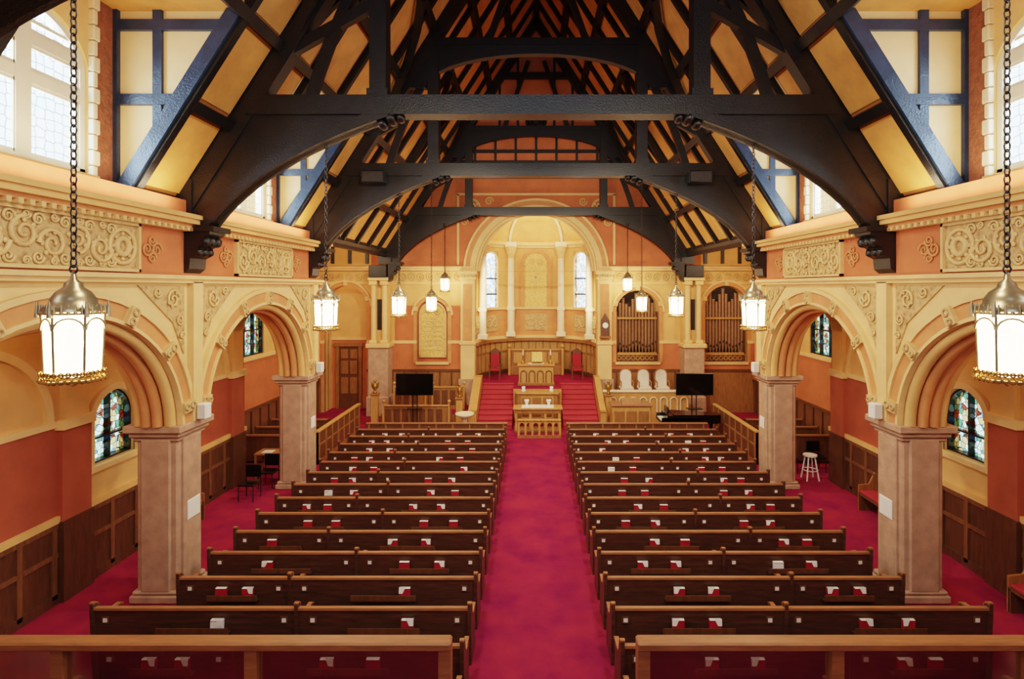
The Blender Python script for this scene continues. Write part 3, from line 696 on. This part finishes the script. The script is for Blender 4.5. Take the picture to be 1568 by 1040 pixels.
# ---------------- rear glass screen ----------------
for sg in(-1,1):
    mb=MB()
    e=6.4
    a,b=sorted((sg*1.05,sg*e)); Y=6.3
    mb.bbox(a,b,Y-.09,Y+.09,1.76,1.86,'pew_cap',.02); mb.box(a,b,Y-.05,Y+.05,0.0,1.0,'oak'); mb.box(a,b,Y-.07,Y+.07,1.0,1.08,'pew_cap')
    for x in(1.12,3.3,5.48): mb.box(sg*x-.07,sg*x+.07,Y-.07,Y+.07,0,1.78,'pew_cap')
    mb.box(a,b,Y-.006,Y+.006,1.08,1.77,'glass_clear')
    for x0 in(1.2,2.3,3.4,4.5): mb.bbox(*sorted((sg*x0,sg*(x0+.95))),Y-.08,Y-.04,.15,.9,'oak_dark',.02)
    mb.obj('glass_screen_partition')

# ---------------- pews ----------------
def pew(xin,xout,div):
    mb=MB()
    mb.prism([(-.02,.12),(.02,.12),(-.03,.86),(-.07,.86)],'y',xin+.04,xout-.04,'pew_wood')
    mb.prism([(-.09,.865),(-.01,.865),(-.015,.9),(-.085,.9)],'y',xin+.03,xout-.03,'pew_cap')
    mb.box(xin+.04,xout-.04,-.045,-.0,.12,.25,'pew_wood')
    mb.box(xin+.04,xout-.04,.0,.46,.42,.46,'pew_wood'); mb.box(xin+.04,xout-.04,.42,.46,.1,.42,'pew_wood')
    mb.box(xin+.08,xout-.08,.02,.45,.46,.5,'cushion')
    ends=[xin,xout-.05]+list(div)
    for e in ends:
        prof=[(-.06,0),(.52,0),(.52,.1),(.47,.16),(.47,.48),(.53,.56),(.53,.63),(.47,.66),(.2,.66),(.08,.72),(.0,.93),(-.04,.96),(-.1,.96),(-.1,.8),(-.06,.1)]
        mb.prism(prof,'y',e,e+.055,'pew_wood')
        cap=[(.53,.63),(.47,.66),(.2,.66),(.08,.72),(.0,.93),(-.04,.96),(-.1,.96)]
        cap2=[(p+0.0,z+.025) for p,z in cap]
        mb.prism(cap+cap2[::-1],'y',e-.006,e+.061,'pew_cap')
    secs=[]
    edges=[xin]+list(div)+[xout]
    for a,b in zip(edges[:-1],edges[1:]):
        L=b-a; c=a+L*.5
        w=.42 if L<2.3 else .55
        mb.box(c-w,c+w,-.15,-.05,.52,.54,'pew_wood'); mb.box(c-w,c+w,-.16,-.145,.54,.63,'oak_dark')
        secs.append((c,w))
        for x in(a+.22,b-.22): 
            mb.box(x-.055,x+.055,-.075,-.06,.66,.76,'oak_dark'); mb.box(x-.032,x+.032,-.083,-.07,.68,.74,'paper')
    return mb,secs
books=MB()
def add_books(secs,oy,sg):
    for c,w in secs:
        for s in(-.62,.5):
            if random.random()<.06: continue
            x=sg*(c+s*w+random.uniform(-.03,.03)); y=oy-.11; z=.54
            L=.095
            mt='book_red' if random.random()<.95 else 'paper'
            books.prism([(y-.03,z),(y+.02,z),(y+.035,z+.2),(y-.012,z+.2)],'y',x-L,x+L,mt)
            books.prism([(y-.026,z+.2),(y+.028,z+.2),(y+.03,z+.206),(y-.008,z+.206)],'y',x-L+.006,x+L-.004,'paper')
            if random.random()<.65:
                g=random.choice((-1,1)); 
                books.add([(x+g*L*.35,y-.034,z+.12),(x+g*L*1.02,y-.034,z+.12),(x+g*L*1.02,y-.018,z+.225),(x-g*L*.2,y-.018,z+.225)],[(0,1,2,3)],'paper')
meshes={}
rows=[7.74+.9*i for i in range(14)]
for i,y in enumerate([6.9]+rows):
    out=6.95 if 8.2<y<9.0 else 6.2
    if i>=11: out=6.3
    div=(3.75,) if i%2==0 else (4.25,)
    if i in(4,6): div=(3.4,)
    for sg in(-1,1):
        key=(out,div,sg)
        if key not in meshes:
            mb,secs=pew(1.08,out,div)
            cx=sg*(1.08+out)/2
            mb.v=[(sg*v[0]-cx,v[1],v[2]) for v in mb.v]
            meshes[key]=(mb.mesh('church_pew'),secs,cx)
        me,secs,cx=meshes[key]
        inst('church_pew',me,(cx,y,0)); add_books(secs,y,sg)
books.obj('hymnals')
for sg in(-1,1):
    mb=MB(); a,b=sorted((sg*1.1,sg*6.3)); y=20.55
    mb.box(a,b,y-.03,y+.03,0,.78,'oak_dark'); mb.bbox(a-.02,b+.02,y-.06,y+.06,.78,.84,'pew_cap',.015)
    x=a+.1
    while x<b: mb.box(x-.03,x+.03,y-.045,y+.045,.05,.78,'oak'); x+=.62
    mb.obj('pew_front_screen')

# ---------------- chancel ----------------
mb=MB()
mb.box(-1.0,1.1,24.3,25.86,0,1.4,'carpet')
mb.box(-1.0,1.1,24.24,24.3,0,1.4,'gold_oak')
for k in range(5): mb.bbox(-.95+k*.41,-.6+k*.41,24.2,24.25,.2,1.25,'oak',.02)
mb.box(-2.84,2.84,25.87,26.59,0,1.4,'carpet')
mb.obj('chancel_platform')
for a,b in((-2.45,-1.02),(1.12,2.6)):
    mb=MB()
    for k in range(9):
        z=.155*(k+1); y0=22.9+.33*k
        mb.box(a,b,y0,25.86,z-.155,z,'carpet_light'); mb.bbox(a,b,y0-.03,y0+.03,z-.04,z+.004,'cushion',.012)
    mb.obj('carpeted_steps')
for g,(a,b) in((-1,(-2.8,-2.47)),(1,(2.62,2.85))):
    mb=MB(); mb.prism([(22.7,0),(25.55,0),(25.55,1.75),(25.0,1.75),(22.9,.75),(22.7,.75)],'y',a,b,'gold_oak'); mb.prism([(22.65,.75),(22.9,.75),(25.0,1.75),(25.55,1.75),(25.55,1.81),(24.98,1.81),(22.9,.81),(22.65,.81)],'y',a-.01,b+.01,'gold_oak'); mb.obj('stair_side_wall')
mb=MB(); mb.box(-6.6,-2.85,23.6,25.5,0,.45,'carpet'); mb.box(-6.6,-2.85,23.55,23.6,0,.45,'oak'); mb.obj('choir_platform')
mb=MB(); mb.box(2.9,6.6,24.26,25.5,0,.9,'carpet'); mb.obj('clergy_platform')
mb=MB(); mb.box(2.9,6.6,24.0,24.2,0,1.3,'gold_oak'); mb.bbox(2.88,6.65,23.95,24.25,1.3,1.38,'white_stone')
x=3.1
while x<6.4:
    ring(mb,'x',x+.2,.95,.13,.13,.17,.17,23.95,24.0,'white_stone',10); mb.box(x+.03,x+.07,23.95,24,.3,.95,'white_stone'); mb.box(x+.33,x+.37,23.95,24,.3,.95,'white_stone'); x+=.44
mb.obj('chancel_balustrade')
mb=MB()
mb.bbox(-.3,.3,-.28,.25,.38,.5,'upholstery',.03)
for x in(-.27,.27):
    for y in(-.25,.22): mb.box(x-.03,x+.03,y-.03,y+.03,0,.4,'oak')
    mb.tube([(x,-.25,.5),(x,-.27,.72),(x,0,.74),(x,.22,.76)],.03,'oak')
mb.prism([(-.25,.48)]+arc(0,.98,.25,.25,14)+[(.25,.48)],'x',-.02+.2,.26,'upholstery')
mb.tube([(-.27,.22,0.1)]+[(x,.22,z) for x,z in arc(0,.98,.27,.27,14)]+[(.27,.22,.1)],.035,'oak')
cm=mb.mesh('clergy_chair')
for x in(4.05,4.85,5.65): inst('clergy_chair',cm,(x,24.95,.9))
mb=MB()
mb.bbox(-.28,.28,-.26,.26,.4,.5,'cushion',.03)
for x in(-.25,.25):
    for y in(-.23,.23): mb.box(x-.03,x+.03,y-.03,y+.03,0,1.3 if y>0 else .68,'oak_dark')
    mb.box(x-.035,x+.035,-.27,.24,.66,.71,'oak_dark')
mb.box(-.25,.25,.2,.25,.55,1.2,'cushion'); mb.prism([(-.28,1.2),(.28,1.2),(.2,1.35),(0,1.48),(-.2,1.35)],'x',.2,.26,'oak_dark')
cm=mb.mesh('chancel_chair')
for x in(-2.0,2.0): inst('chancel_chair',cm,(x,27.0,1.4))
mb=MB(); mb.bbox(-1.3,1.3,28.15,28.6,1.4,1.85,'oak'); mb.box(-1.35,1.35,28.55,28.65,1.4,2.6,'oak'); mb.bbox(-1.4,1.4,28.5,28.68,2.6,2.68,'gold_oak')
for x in(-1.35,1.35): mb.bbox(x-.06,x+.06,28.05,28.65,1.4,2.75,'gold_oak'); mb.sphere((x,28.3,2.85),.1,'gold_oak')
for x in(-.9,-.3,.3,.9): mb.bbox(x-.25,x+.25,28.52,28.56,1.95,2.5,'gold_oak',.01)
mb.obj('carved_bench')
mb=MB(); mb.bbox(-.85,.85,25.0,25.7,2.28,2.38,'gold_oak',.02); mb.box(-.78,.78,25.08,25.62,1.4,2.28,'gold_oak'); mb.bbox(-.84,.84,25.02,25.68,1.4,1.52,'oak',.02)
for k in range(4): 
    x=-.57+k*.38; ring(mb,'x',x,1.95,.11,.11,.15,.15,25.04,25.08,'oak_dark',10); mb.box(x-.15,x-.11,25.04,25.08,1.55,1.95,'oak_dark'); mb.box(x+.11,x+.15,25.04,25.08,1.55,1.95,'oak_dark')
mb.box(-.35,.35,24.98,25.4,2.385,2.4,'paper')
mb.obj('altar')
mb=MB(); mb.prism([(25.1,2.4),(25.35,2.4),(25.45,2.85),(25.38,2.87)],'y',-.22,.3,'bronze'); mb.prism([(25.1,2.46),(25.36,2.87),(25.33,2.9),(25.07,2.49)],'y',-.2,.28,'gold_panel'); mb.bbox(-.16,.24,25.05,25.3,2.4,2.44,'bronze',.01)
mb.obj('altar_book_stand')
for x in(-.6,.65):
    mb=MB(); mb.lathe([(.0,2.385),(.1,2.385),(.09,2.43),(.03,2.5),(.04,2.6),(.025,2.7),(.06,2.75),(.0,2.76)],(x,25.35,0),12,'bronze'); mb.cyl((x,25.35,2.75),(x,25.35,3.0),.025,.022,10,'ivory'); mb.obj('altar_candlestick')
mb=MB(); mb.bbox(-.85,.95,23.6,24.1,1.28,1.36,'gold_oak',.02); 
for x0,x1 in((-.8,-.65),(.75,.9)): mb.box(x0,x1,23.65,24.05,0,1.28,'oak')
mb.box(-.65,.75,23.7,23.76,.2,1.28,'gold_oak')
for x in(-.45,-.0,.45): mb.bbox(x-.16,x+.2,23.66,23.7,.35,1.15,'oak',.02)
for x in(-.55,.65): mb.lathe([(0,1.36),(.09,1.36),(.11,1.42),(.06,1.5),(.09,1.58),(.0,1.6)],(x,23.85,0),12,'ivory')
mb.obj('reading_desk')
mb=MB(); Y=22.6
mb.bbox(-.95,1.05,Y-.35,Y+.35,.92,1.0,'gold_oak',.02); mb.box(-.88,.98,Y-.3,Y+.3,.78,.92,'oak'); mb.bbox(-.9,1.0,Y-.32,Y+.32,0,.12,'oak')
for x in(-.82,-.25,.35,.92):
    for y in(Y-.25,Y+.25): mb.lathe([(.05,.1),(.07,.2),(.04,.3),(.05,.5),(.07,.62),(.05,.78)],(x,y,0),10,'gold_oak')
mb.box(-.6,.7,Y-.3,Y+.3,1.0,1.012,'paper')
for x in(-.4,.5): mb.lathe([(0,1.01),(.1,1.01),(.1,1.05),(.04,1.08),(.09,1.2),(.11,1.28),(.0,1.28)],(x,Y,0),12,'ivory')
mb.obj('communion_table')
mb=MB(); Y=21.55
mb.bbox(-.75,.95,Y-.07,Y+.07,.66,.73,'gold_oak',.015); mb.box(-.75,.95,Y-.05,Y+.05,.0,.1,'oak')
for k in range(7): 
    x=-.7+k*.268; mb.bbox(x-.04,x+.04,Y-.04,Y+.04,.1,.66,'gold_oak',.01)
for k in range(6):
    x=-.566+k*.268; ring(mb,'x',x,.5,.09,.09,.134,.16,Y-.025,Y+.025,'gold_oak',8)
mb.obj('communion_rail')
mb=MB(); mb.lathe([(0,0),(.28,0),(.28,.08),(.12,.16),(.1,.6),(.18,.7),(.36,.78),(.38,.86),(.32,.87),(.28,.82),(0,.8)],(-2.85,22.0,0),16,'white_stone'); mb.obj('baptismal_font')
for (x0,x1,y,z) in((-6.3,-4.9,24.6,.45),(-4.6,-3.2,24.6,.45),(-6.3,-3.6,22.85,0)):
    mb=MB(); mb.box(x0,x1,y,y+.05,z,z+.95,'oak'); mb.bbox(x0-.03,x1+.03,y-.04,y+.08,z+.95,z+1.0,'gold_oak',.01)
    mb.box(x0,x1,y+.05,y+.5,z+.4,z+.45,'oak'); mb.bbox(x0+.03,x1-.03,y+.06,y+.5,z+.45,z+.52,'cushion',.02)
    for x in(x0,x1): mb.prism([(y-.05,z),(y+.52,z),(y+.52,z+.65),(y+.2,z+.7),(y+.1,z+1.08),(y-.05,z+1.08)],'y',x-.03,x+.03,'gold_oak'); mb.sphere((x,y+.03,z+1.15),.07,'gold_oak')
    k=x0+.2
    while k<x1-.2: mb.bbox(k-.12,k+.12,y-.03,y,z+.2,z+.85,'oak_dark',.01); k+=.35
    mb.obj('choir_bench')
for x,y,h in((-6.75,23.2,1.35),(-3.2,23.1,1.2),(3.05,23.5,1.25)):
    mb=MB(); mb.bbox(x-.14,x+.14,y-.14,y+.14,0,h,'gold_oak',.02); mb.bbox(x-.18,x+.18,y-.18,y+.18,h,h+.07,'oak',.015)
    mb.lathe([(.0,h+.07),(.1,h+.07),(.07,h+.14),(.05,h+.2),(.1,h+.32),(.08,h+.44),(.03,h+.5),(.06,h+.56),(.055,h+.62),(0,h+.66)],(x,y,0),10,'bronze')
    for g in(-1,1): mb.prism([(x+g*.03,h+.42),(x+g*.17,h+.55),(x+g*.15,h+.3),(x+g*.05,h+.22)],'x',y+.02,y+.04,'bronze')
    mb.obj('newel_post_angel')
for x in(-4.9,6.35):
    mb=MB(); y=22.3; zc=1.95
    mb.bbox(x-.75,x+.75,y-.03,y+.03,zc-.44,zc+.44,'black_plastic',.012); mb.box(x-.72,x+.72,y-.034,y-.03,zc-.4,zc+.41,'piano_black')
    mb.box(x-.2,x+.2,y+.03,y+.09,zc-.2,zc+.2,'black_plastic')
    for g in(-.09,.09): mb.cyl((x+g,y+.08,.08),(x+g,y+.08,zc+.1),.025,.025,8,'iron')
    mb.box(x-.4,x+.4,y-.0,y+.14,.05,.1,'black_plastic')
    for g in(-.36,.36): mb.beam((x+g,y-.3,.06),(x+g,y+.4,.06),.06,.05,'black_plastic'); mb.sphere((x+g,y-.28,.035),.035,'black_plastic',6); mb.sphere((x+g,y+.38,.035),.035,'black_plastic',6)
    mb.box(x-.3,x+.3,y-.1,y+.2,.95,.98,'black_plastic')
    mb.obj('television_on_stand')
mb=MB(); x0,x1,y=3.0,4.55,22.0
mb.bbox(x0,x1,y,y+.75,0,1.12,'gold_oak',.03); mb.bbox(x0-.05,x1+.05,y-.05,y+.8,1.12,1.18,'pew_cap',.015)
for k in range(3): mb.bbox(x0+.08+k*.48,x0+.48+k*.48,y-.03,y,.2,.95,'oak',.02)
mb.prism([(y+.1,1.18),(y+.3,1.18),(y+.35,1.4),(y+.3,1.4)],'y',x0+.4,x1-.4,'oak')
mb.obj('organ_console')
mb=MB()
out=[(4.95,21.0),(4.95,22.0)]+[(4.95+2.1*t, 22.0-.05*t-.45*(3*t*t-2*t**3)) for t in[.15,.3,.45,.6,.75,.9]]+[(7.05,21.35),(7.0,21.1),(6.85,21.0)]
mb.prism(out,'z',.68,.98,'piano_black'); mb.prism([(5.2+(x-4.95)*.9 if x<5.2 else x,y) for x,y in out],'z',.985,1.01,'piano_black')
mb.box(4.72,4.97,21.05,21.95,.68,.76,'piano_black'); mb.box(4.75,4.95,21.12,21.88,.76,.785,'ivory'); mb.box(4.74,4.98,21.0,21.07,.68,.9,'piano_black'); mb.box(4.74,4.98,21.93,22.0,.68,.9,'piano_black')
mb.box(5.0,5.04,21.2,21.8,1.01,1.25,'piano_black')
for x,y in((5.1,21.15),(5.1,21.85),(6.7,21.35)): mb.lathe([(.05,0),(.05,.06),(.04,.1),(.08,.55),(.09,.7)],(x,y,0),8,'piano_black')
mb.cyl((5.1,21.5,.1),(5.1,21.5,.7),.03,.03,6,'piano_black')
mb.obj('grand_piano')
mb=MB(); mb.bbox(4.25,4.6,21.1,21.75,.42,.5,'black_plastic',.02)
for x in(4.3,4.55):
    for y in(21.15,21.7): mb.box(x-.03,x+.03,y-.03,y+.03,0,.43,'piano_black')
mb.obj('piano_bench')
for sg in(-1,1):
    mb=MB(); x=sg*7.25
    mb.box(x-.04,x+.04,18.3,22.6,0,1.05,'oak_dark'); mb.bbox(x-.08,x+.08,18.25,22.65,1.05,1.12,'gold_oak',.015)
    y=18.35
    while y<22.6: mb.box(x-.06,x+.06,y-.05,y+.05,0,1.05,'oak'); y+=.6
    mb.box(x-.055,x+.055,18.3,22.6,.0,.12,'oak'); mb.box(x-.055,x+.055,18.3,22.6,.6,.66,'oak')
    mb.obj('oak_partition')
mb=MB(); mb.prism([(2.98,3.6),(3.38,3.6),(3.38,4.3),(3.18,4.65),(2.98,4.3)],'x',25.5,25.66,'oak_dark'); mb.cyl((3.18,25.5,4.1),(3.18,25.48,4.1),.13,.13,16,'paper'); mb.prism([(2.93,3.52),(3.43,3.52),(3.43,3.6),(2.93,3.6)],'x',25.46,25.66,'oak'); mb.obj('wall_clock')
for sg in(-1,1):
    for c,z,h,w in((10.7,1.62,.34,.36),(16.5,1.85,.3,.28)):
        mb=MB(); f=sg*6.675; mb.bbox(*sorted((f,f-sg*.02)),c-w/2,c+w/2,z-h/2,z+h/2,'paper',.004); mb.bbox(*sorted((f,f-sg*.012)),c-w/2-.015,c+w/2+.015,z-h/2-.015,z+h/2+.015,'white_paint',.003); mb.obj('notice_board')
        mb=MB(); mb.bbox(*sorted((sg*6.56,sg*6.38)),c-.1,c+.1,3.32,3.62,'white_paint',.02); mb.box(*sorted((sg*6.58,sg*6.55)),c-.03,c+.03,3.4,3.5,'iron'); mb.obj('wall_speaker')
for x in(-4.75,4.7):
    mb=MB(); mb.bbox(x-.34,x+.34,15.95,16.25,8.85,9.22,'black_plastic',.02); mb.box(x-.3,x+.3,15.94,15.96,8.89,9.18,'iron'); mb.box(x-.04,x+.04,16.24,16.3,8.95,9.1,'iron'); mb.obj('floodlight_box')
def bench(x,y0,y1,sg,name='wall_bench'):
    mb=MB(); w=.42
    a,b=sorted((x,x-sg*w)); mb.box(a,b,y0,y1,.4,.45,'oak_dark'); mb.bbox(a+.01,b-.01,y0+.02,y1-.02,.45,.53,'cushion',.02)
    bb=sorted((x,x-sg*.05)); mb.box(*bb,y0,y1,.2,.95,'oak_dark')
    for y in(y0,(y0+y1)/2,y1-.05): mb.prism([(a,0),(b,0),(b,.42),(a,.42)],'x',y,y+.05,'oak_dark')
    for y in(y0-.03,y1-.02): mb.prism([(x,0),(x-sg*w,0),(x-sg*w,.65),(x-sg*.15,.68),(x,.98)],'x',y,y+.05,'oak')
    mb.obj(name)
bench(8.85,7.4,10.0,1); bench(-8.85,12.6,14.0,-1); bench(8.85,12.6,14.6,1)
for sg in(-1,1):
    for k in range(3):
        mb=MB(); y=18.4+k*1.1; a,b=sorted((sg*7.7,sg*9.9))
        mb.box(a,b,y,y+.05,.1,.92,'oak_dark'); mb.bbox(a,b,y-.03,y+.07,.9,.96,'pew_cap',.01); mb.box(a,b,y+.05,y+.45,.4,.46,'oak'); mb.bbox(a+.05,b-.05,y+.07,y+.45,.46,.52,'cushion',.02)
        for x in(a,b-.05): mb.prism([(y-.05,0),(y+.5,0),(y+.5,.62),(y+.15,.66),(y+.05,.98),(y-.05,.98)],'y',x,x+.05,'oak_dark')
        mb.obj('side_pew')
mb=MB(); cx,cy=8.3,16.9
mb.cyl((cx,cy,.72),(cx,cy,.76),.2,.2,16,'white_paint')
for k in range(4):
    t=PI/4+k*PI/2; mb.cyl((cx+.26*math.cos(t),cy+.26*math.sin(t),0),(cx+.13*math.cos(t),cy+.13*math.sin(t),.73),.022,.022,8,'white_paint')
mb.torus((cx,cy,.3),.21,.015,(0,0,1),'white_paint',16,5); mb.obj('bar_stool')
mb=MB(); cx,cy=-8.2,17.2
mb.bbox(cx-.45,cx+.45,cy-.3,cy+.3,.72,.77,'oak',.01)
for x in(-.4,.4):
    for y in(-.25,.25): mb.box(cx+x-.03,cx+x+.03,cy+y-.03,cy+y+.03,0,.72,'oak')
mb.box(cx-.25,cx+.05,cy-.2,cy+.05,.77,.79,'paper'); mb.obj('side_table')
for (cx,cy) in((-7.95,15.3),(-7.9,16.3),(7.95,17.6),(8.9,17.7)):
    mb=MB(); mb.bbox(cx-.23,cx+.23,cy-.22,cy+.22,.42,.48,'black_plastic',.02); mb.bbox(cx-.22,cx+.22,cy+.2,cy+.24,.55,.9,'black_plastic',.02)
    for x in(-.2,.2):
        mb.cyl((cx+x,cy-.2,0),(cx+x,cy-.2,.44),.015,.015,6,'iron'); mb.cyl((cx+x,cy+.23,0),(cx+x,cy+.22,.9),.015,.015,6,'iron')
    mb.obj('stacking_chair')

# ---------------- lanterns ----------------
def lantern(chain_len):
    mb=MB()
    R=.215; n=6
    g0,g1=.10,.62
    def hx(r,z,k): t=2*PI*k/n+PI/6; return Vector((r*math.cos(t),r*math.sin(t),z))
    for k in range(n):
        a,b=hx(R*.92,g0,k),hx(R*.92,g0,k+1); c,d=hx(R,g1,k+1),hx(R,g1,k)
        mb.add([a,b,c,d],[(0,1,2,3)],'glass_lantern')
        mb.cyl(a*1.02,d*1.02,.010,.010,6,'metal_dark')
        m=(a+b)/2; out=Vector((m.x,m.y,0)).normalized()
        pts=[]
        for i in range(9):
            t=PI*i/8; pts.append(((c+d)/2+ (d-c)/2*math.cos(t)) + out*.010 + Vector((0,0,-.14+.1*math.sin(t))))
        mb.tube(pts,.009,'metal_dark',5)
        for j in range(5):
            p=hx(R*1.1,g1,k).lerp(hx(R*1.1,g1,k+1),(j+.5)/5)
            mb.cyl(p,p+Vector((0,0,.08)),.016,.005,5,'metal_dark')
            p=hx(R*1.12,g0-.02,k).lerp(hx(R*1.12,g0-.02,k+1),(j+.5)/5)
            mb.torus(p+Vector((0,0,-.035)),.022,.008,(p.x,p.y,0),'bronze',8,4); mb.torus(p+Vector((0,0,.02)),.018,.007,(p.x,p.y,0),'bronze',8,4)
        for z,rr in((g1,1.08),(g1+.03,1.05),(g0,1.05),(g0-.06,1.12)):
            mb.beam(hx(R*rr,z,k),hx(R*rr,z,k+1),.025,.016,'bronze')
        c1=hx(R*1.15,g1-.03,k); mb.cyl(c1,c1+Vector((0,0,.14)),.022,.006,6,'metal_dark')
    mb.lathe([(R*1.05,g1+.02),(R*1.02,g1+.06),(R*.82,g1+.08),(R*.78,g1+.13),(R*.6,g1+.19),(R*.35,g1+.23),(R*.3,g1+.27),(R*.12,g1+.3),(R*.08,g1+.36),(.0,g1+.37)],(0,0,0),12,'metal_dark')
    mb.lathe([(R*.9,g0),(R*.5,g0-.03),(0,g0-.05)],(0,0,0),6,'glass_lantern',False,PI/6)
    mb.sphere((0,0,g0-.1),.025,'bronze',6)
    mb.cyl((0,0,g1),(0,0,g1-.18),.02,.02,6,'bronze')
    mb.torus((0,0,g1+.39),.035,.01,(0,1,0),'iron',8,4)
    z=g1+.45; k=0; p=.085
    while z<chain_len:
        mb.torus((0,0,z),.027,.009,(1,0,0) if k%2 else (0,1,0),'iron',8,4,sx=1,sy=1.75); z+=p*.86; k+=1
    mb.cyl((0,0,chain_len-.1),(0,0,chain_len+.02),.05,.07,8,'iron')
    return mb.mesh('hanging_lantern')
l1=lantern(3.72); l2=lantern(3.1); l3=lantern(6.6)
LP=[(4.9,5.0,l1),(10.7,5.0,l1),(16.5,4.95,l1),(21.75,4.85,l3),(25.05,5.62,l2)]
def light(kind,name,loc,e,col,size=.1,rot=(0,0,0),sx=None,sy=None):
    L=bpy.data.lights.new(name,kind); L.energy=e; L.color=col
    if kind=='AREA':
        L.shape='RECTANGLE'; L.size=sx; L.size_y=sy
    else: L.shadow_soft_size=size
    o=bpy.data.objects.new(name,L); o.location=loc; o.rotation_euler=rot; bpy.context.collection.objects.link(o); return o
WARM=(1,.78,.5)
for y,z,me in LP:
    for sg in(-1,1):
        x=sg*4.12-(.06 if y<6 else 0)
        inst('hanging_lantern',me,(x,y,z))
        light('POINT','lantern_bulb',(x,y,z+.33),230,WARM,.06)
for sg in(-1,1):
    for c in(1.9,7.8,13.6,):
        light('AREA','cornice_fill',(sg*6.42,c,7.35),62,(1,.77,.48),rot=(0,math.radians(180+sg*30),0),sx=.2,sy=4.5)  # unseen area strip added above the cornice to wash the roof
    light('AREA','cornice_fill',(sg*6.9,21,7.75),120,(1,.77,.48),rot=(0,math.radians(180+sg*30),0),sx=.2,sy=6)  # same added roof fill along the crossing eaves
    for c in(2.,7.8,13.6): light('POINT','aisle_fill',(sg*8.1,c,5.3),38,WARM,.12)  # added fill point brightening the aisle, no lamp hangs here
    light('POINT','transept_fill',(sg*8.6,21.5,7.5),240,WARM,.15)  # bare point light added as transept fill, without a fixture
    for c in(1.95,7.775,13.675):
        light('AREA','daylight',(sg*7.75,c,8.8),330,(.8,.89,1),rot=(0,math.radians(sg*80),0),sx=2.2,sy=2.0)
light('AREA','daylight',(0,-3.0,10),420,(.7,.76,1),rot=(math.radians(80),0,0),sx=4,sy=4.5)
for x in(-2.5,2.5):
    for y,e in((5.2,190),(11,230),(16.9,330)):
        light('AREA','truss_fill',(x,y,8.95),e,(1,.84,.62),rot=(math.radians(38),0,0),sx=.5,sy=.3)  # added downlight fill by the truss, apart from the dark boxes
for sg in(-1,1):
    light('AREA','chancel_light',(sg*2.5,26.6,5.6),38,(1,.82,.54),rot=(math.radians(80),0,math.radians(sg*35)),sx=.2,sy=2.5)
light('AREA','dome_light',(0,26.9,8.2),90,(1,.82,.54),rot=(math.radians(150),0,0),sx=2.5,sy=.3)

w=bpy.data.worlds.new('World'); sc.world=w; w.use_nodes=True
bg=w.node_tree.nodes['Background']; bg.inputs[0].default_value=(.80,.90,1,1); bg.inputs[1].default_value=6.0

cam=bpy.data.cameras.new('Camera'); co=bpy.data.objects.new('Camera',cam); bpy.context.collection.objects.link(co)
co.location=(-.12,0,5.85); co.rotation_euler=(math.radians(90),0,0)
cam.sensor_width=36; cam.lens=36*850/1568; cam.shift_x=-33/1568; cam.shift_y=-80/1568; cam.clip_start=.05
sc.camera=co
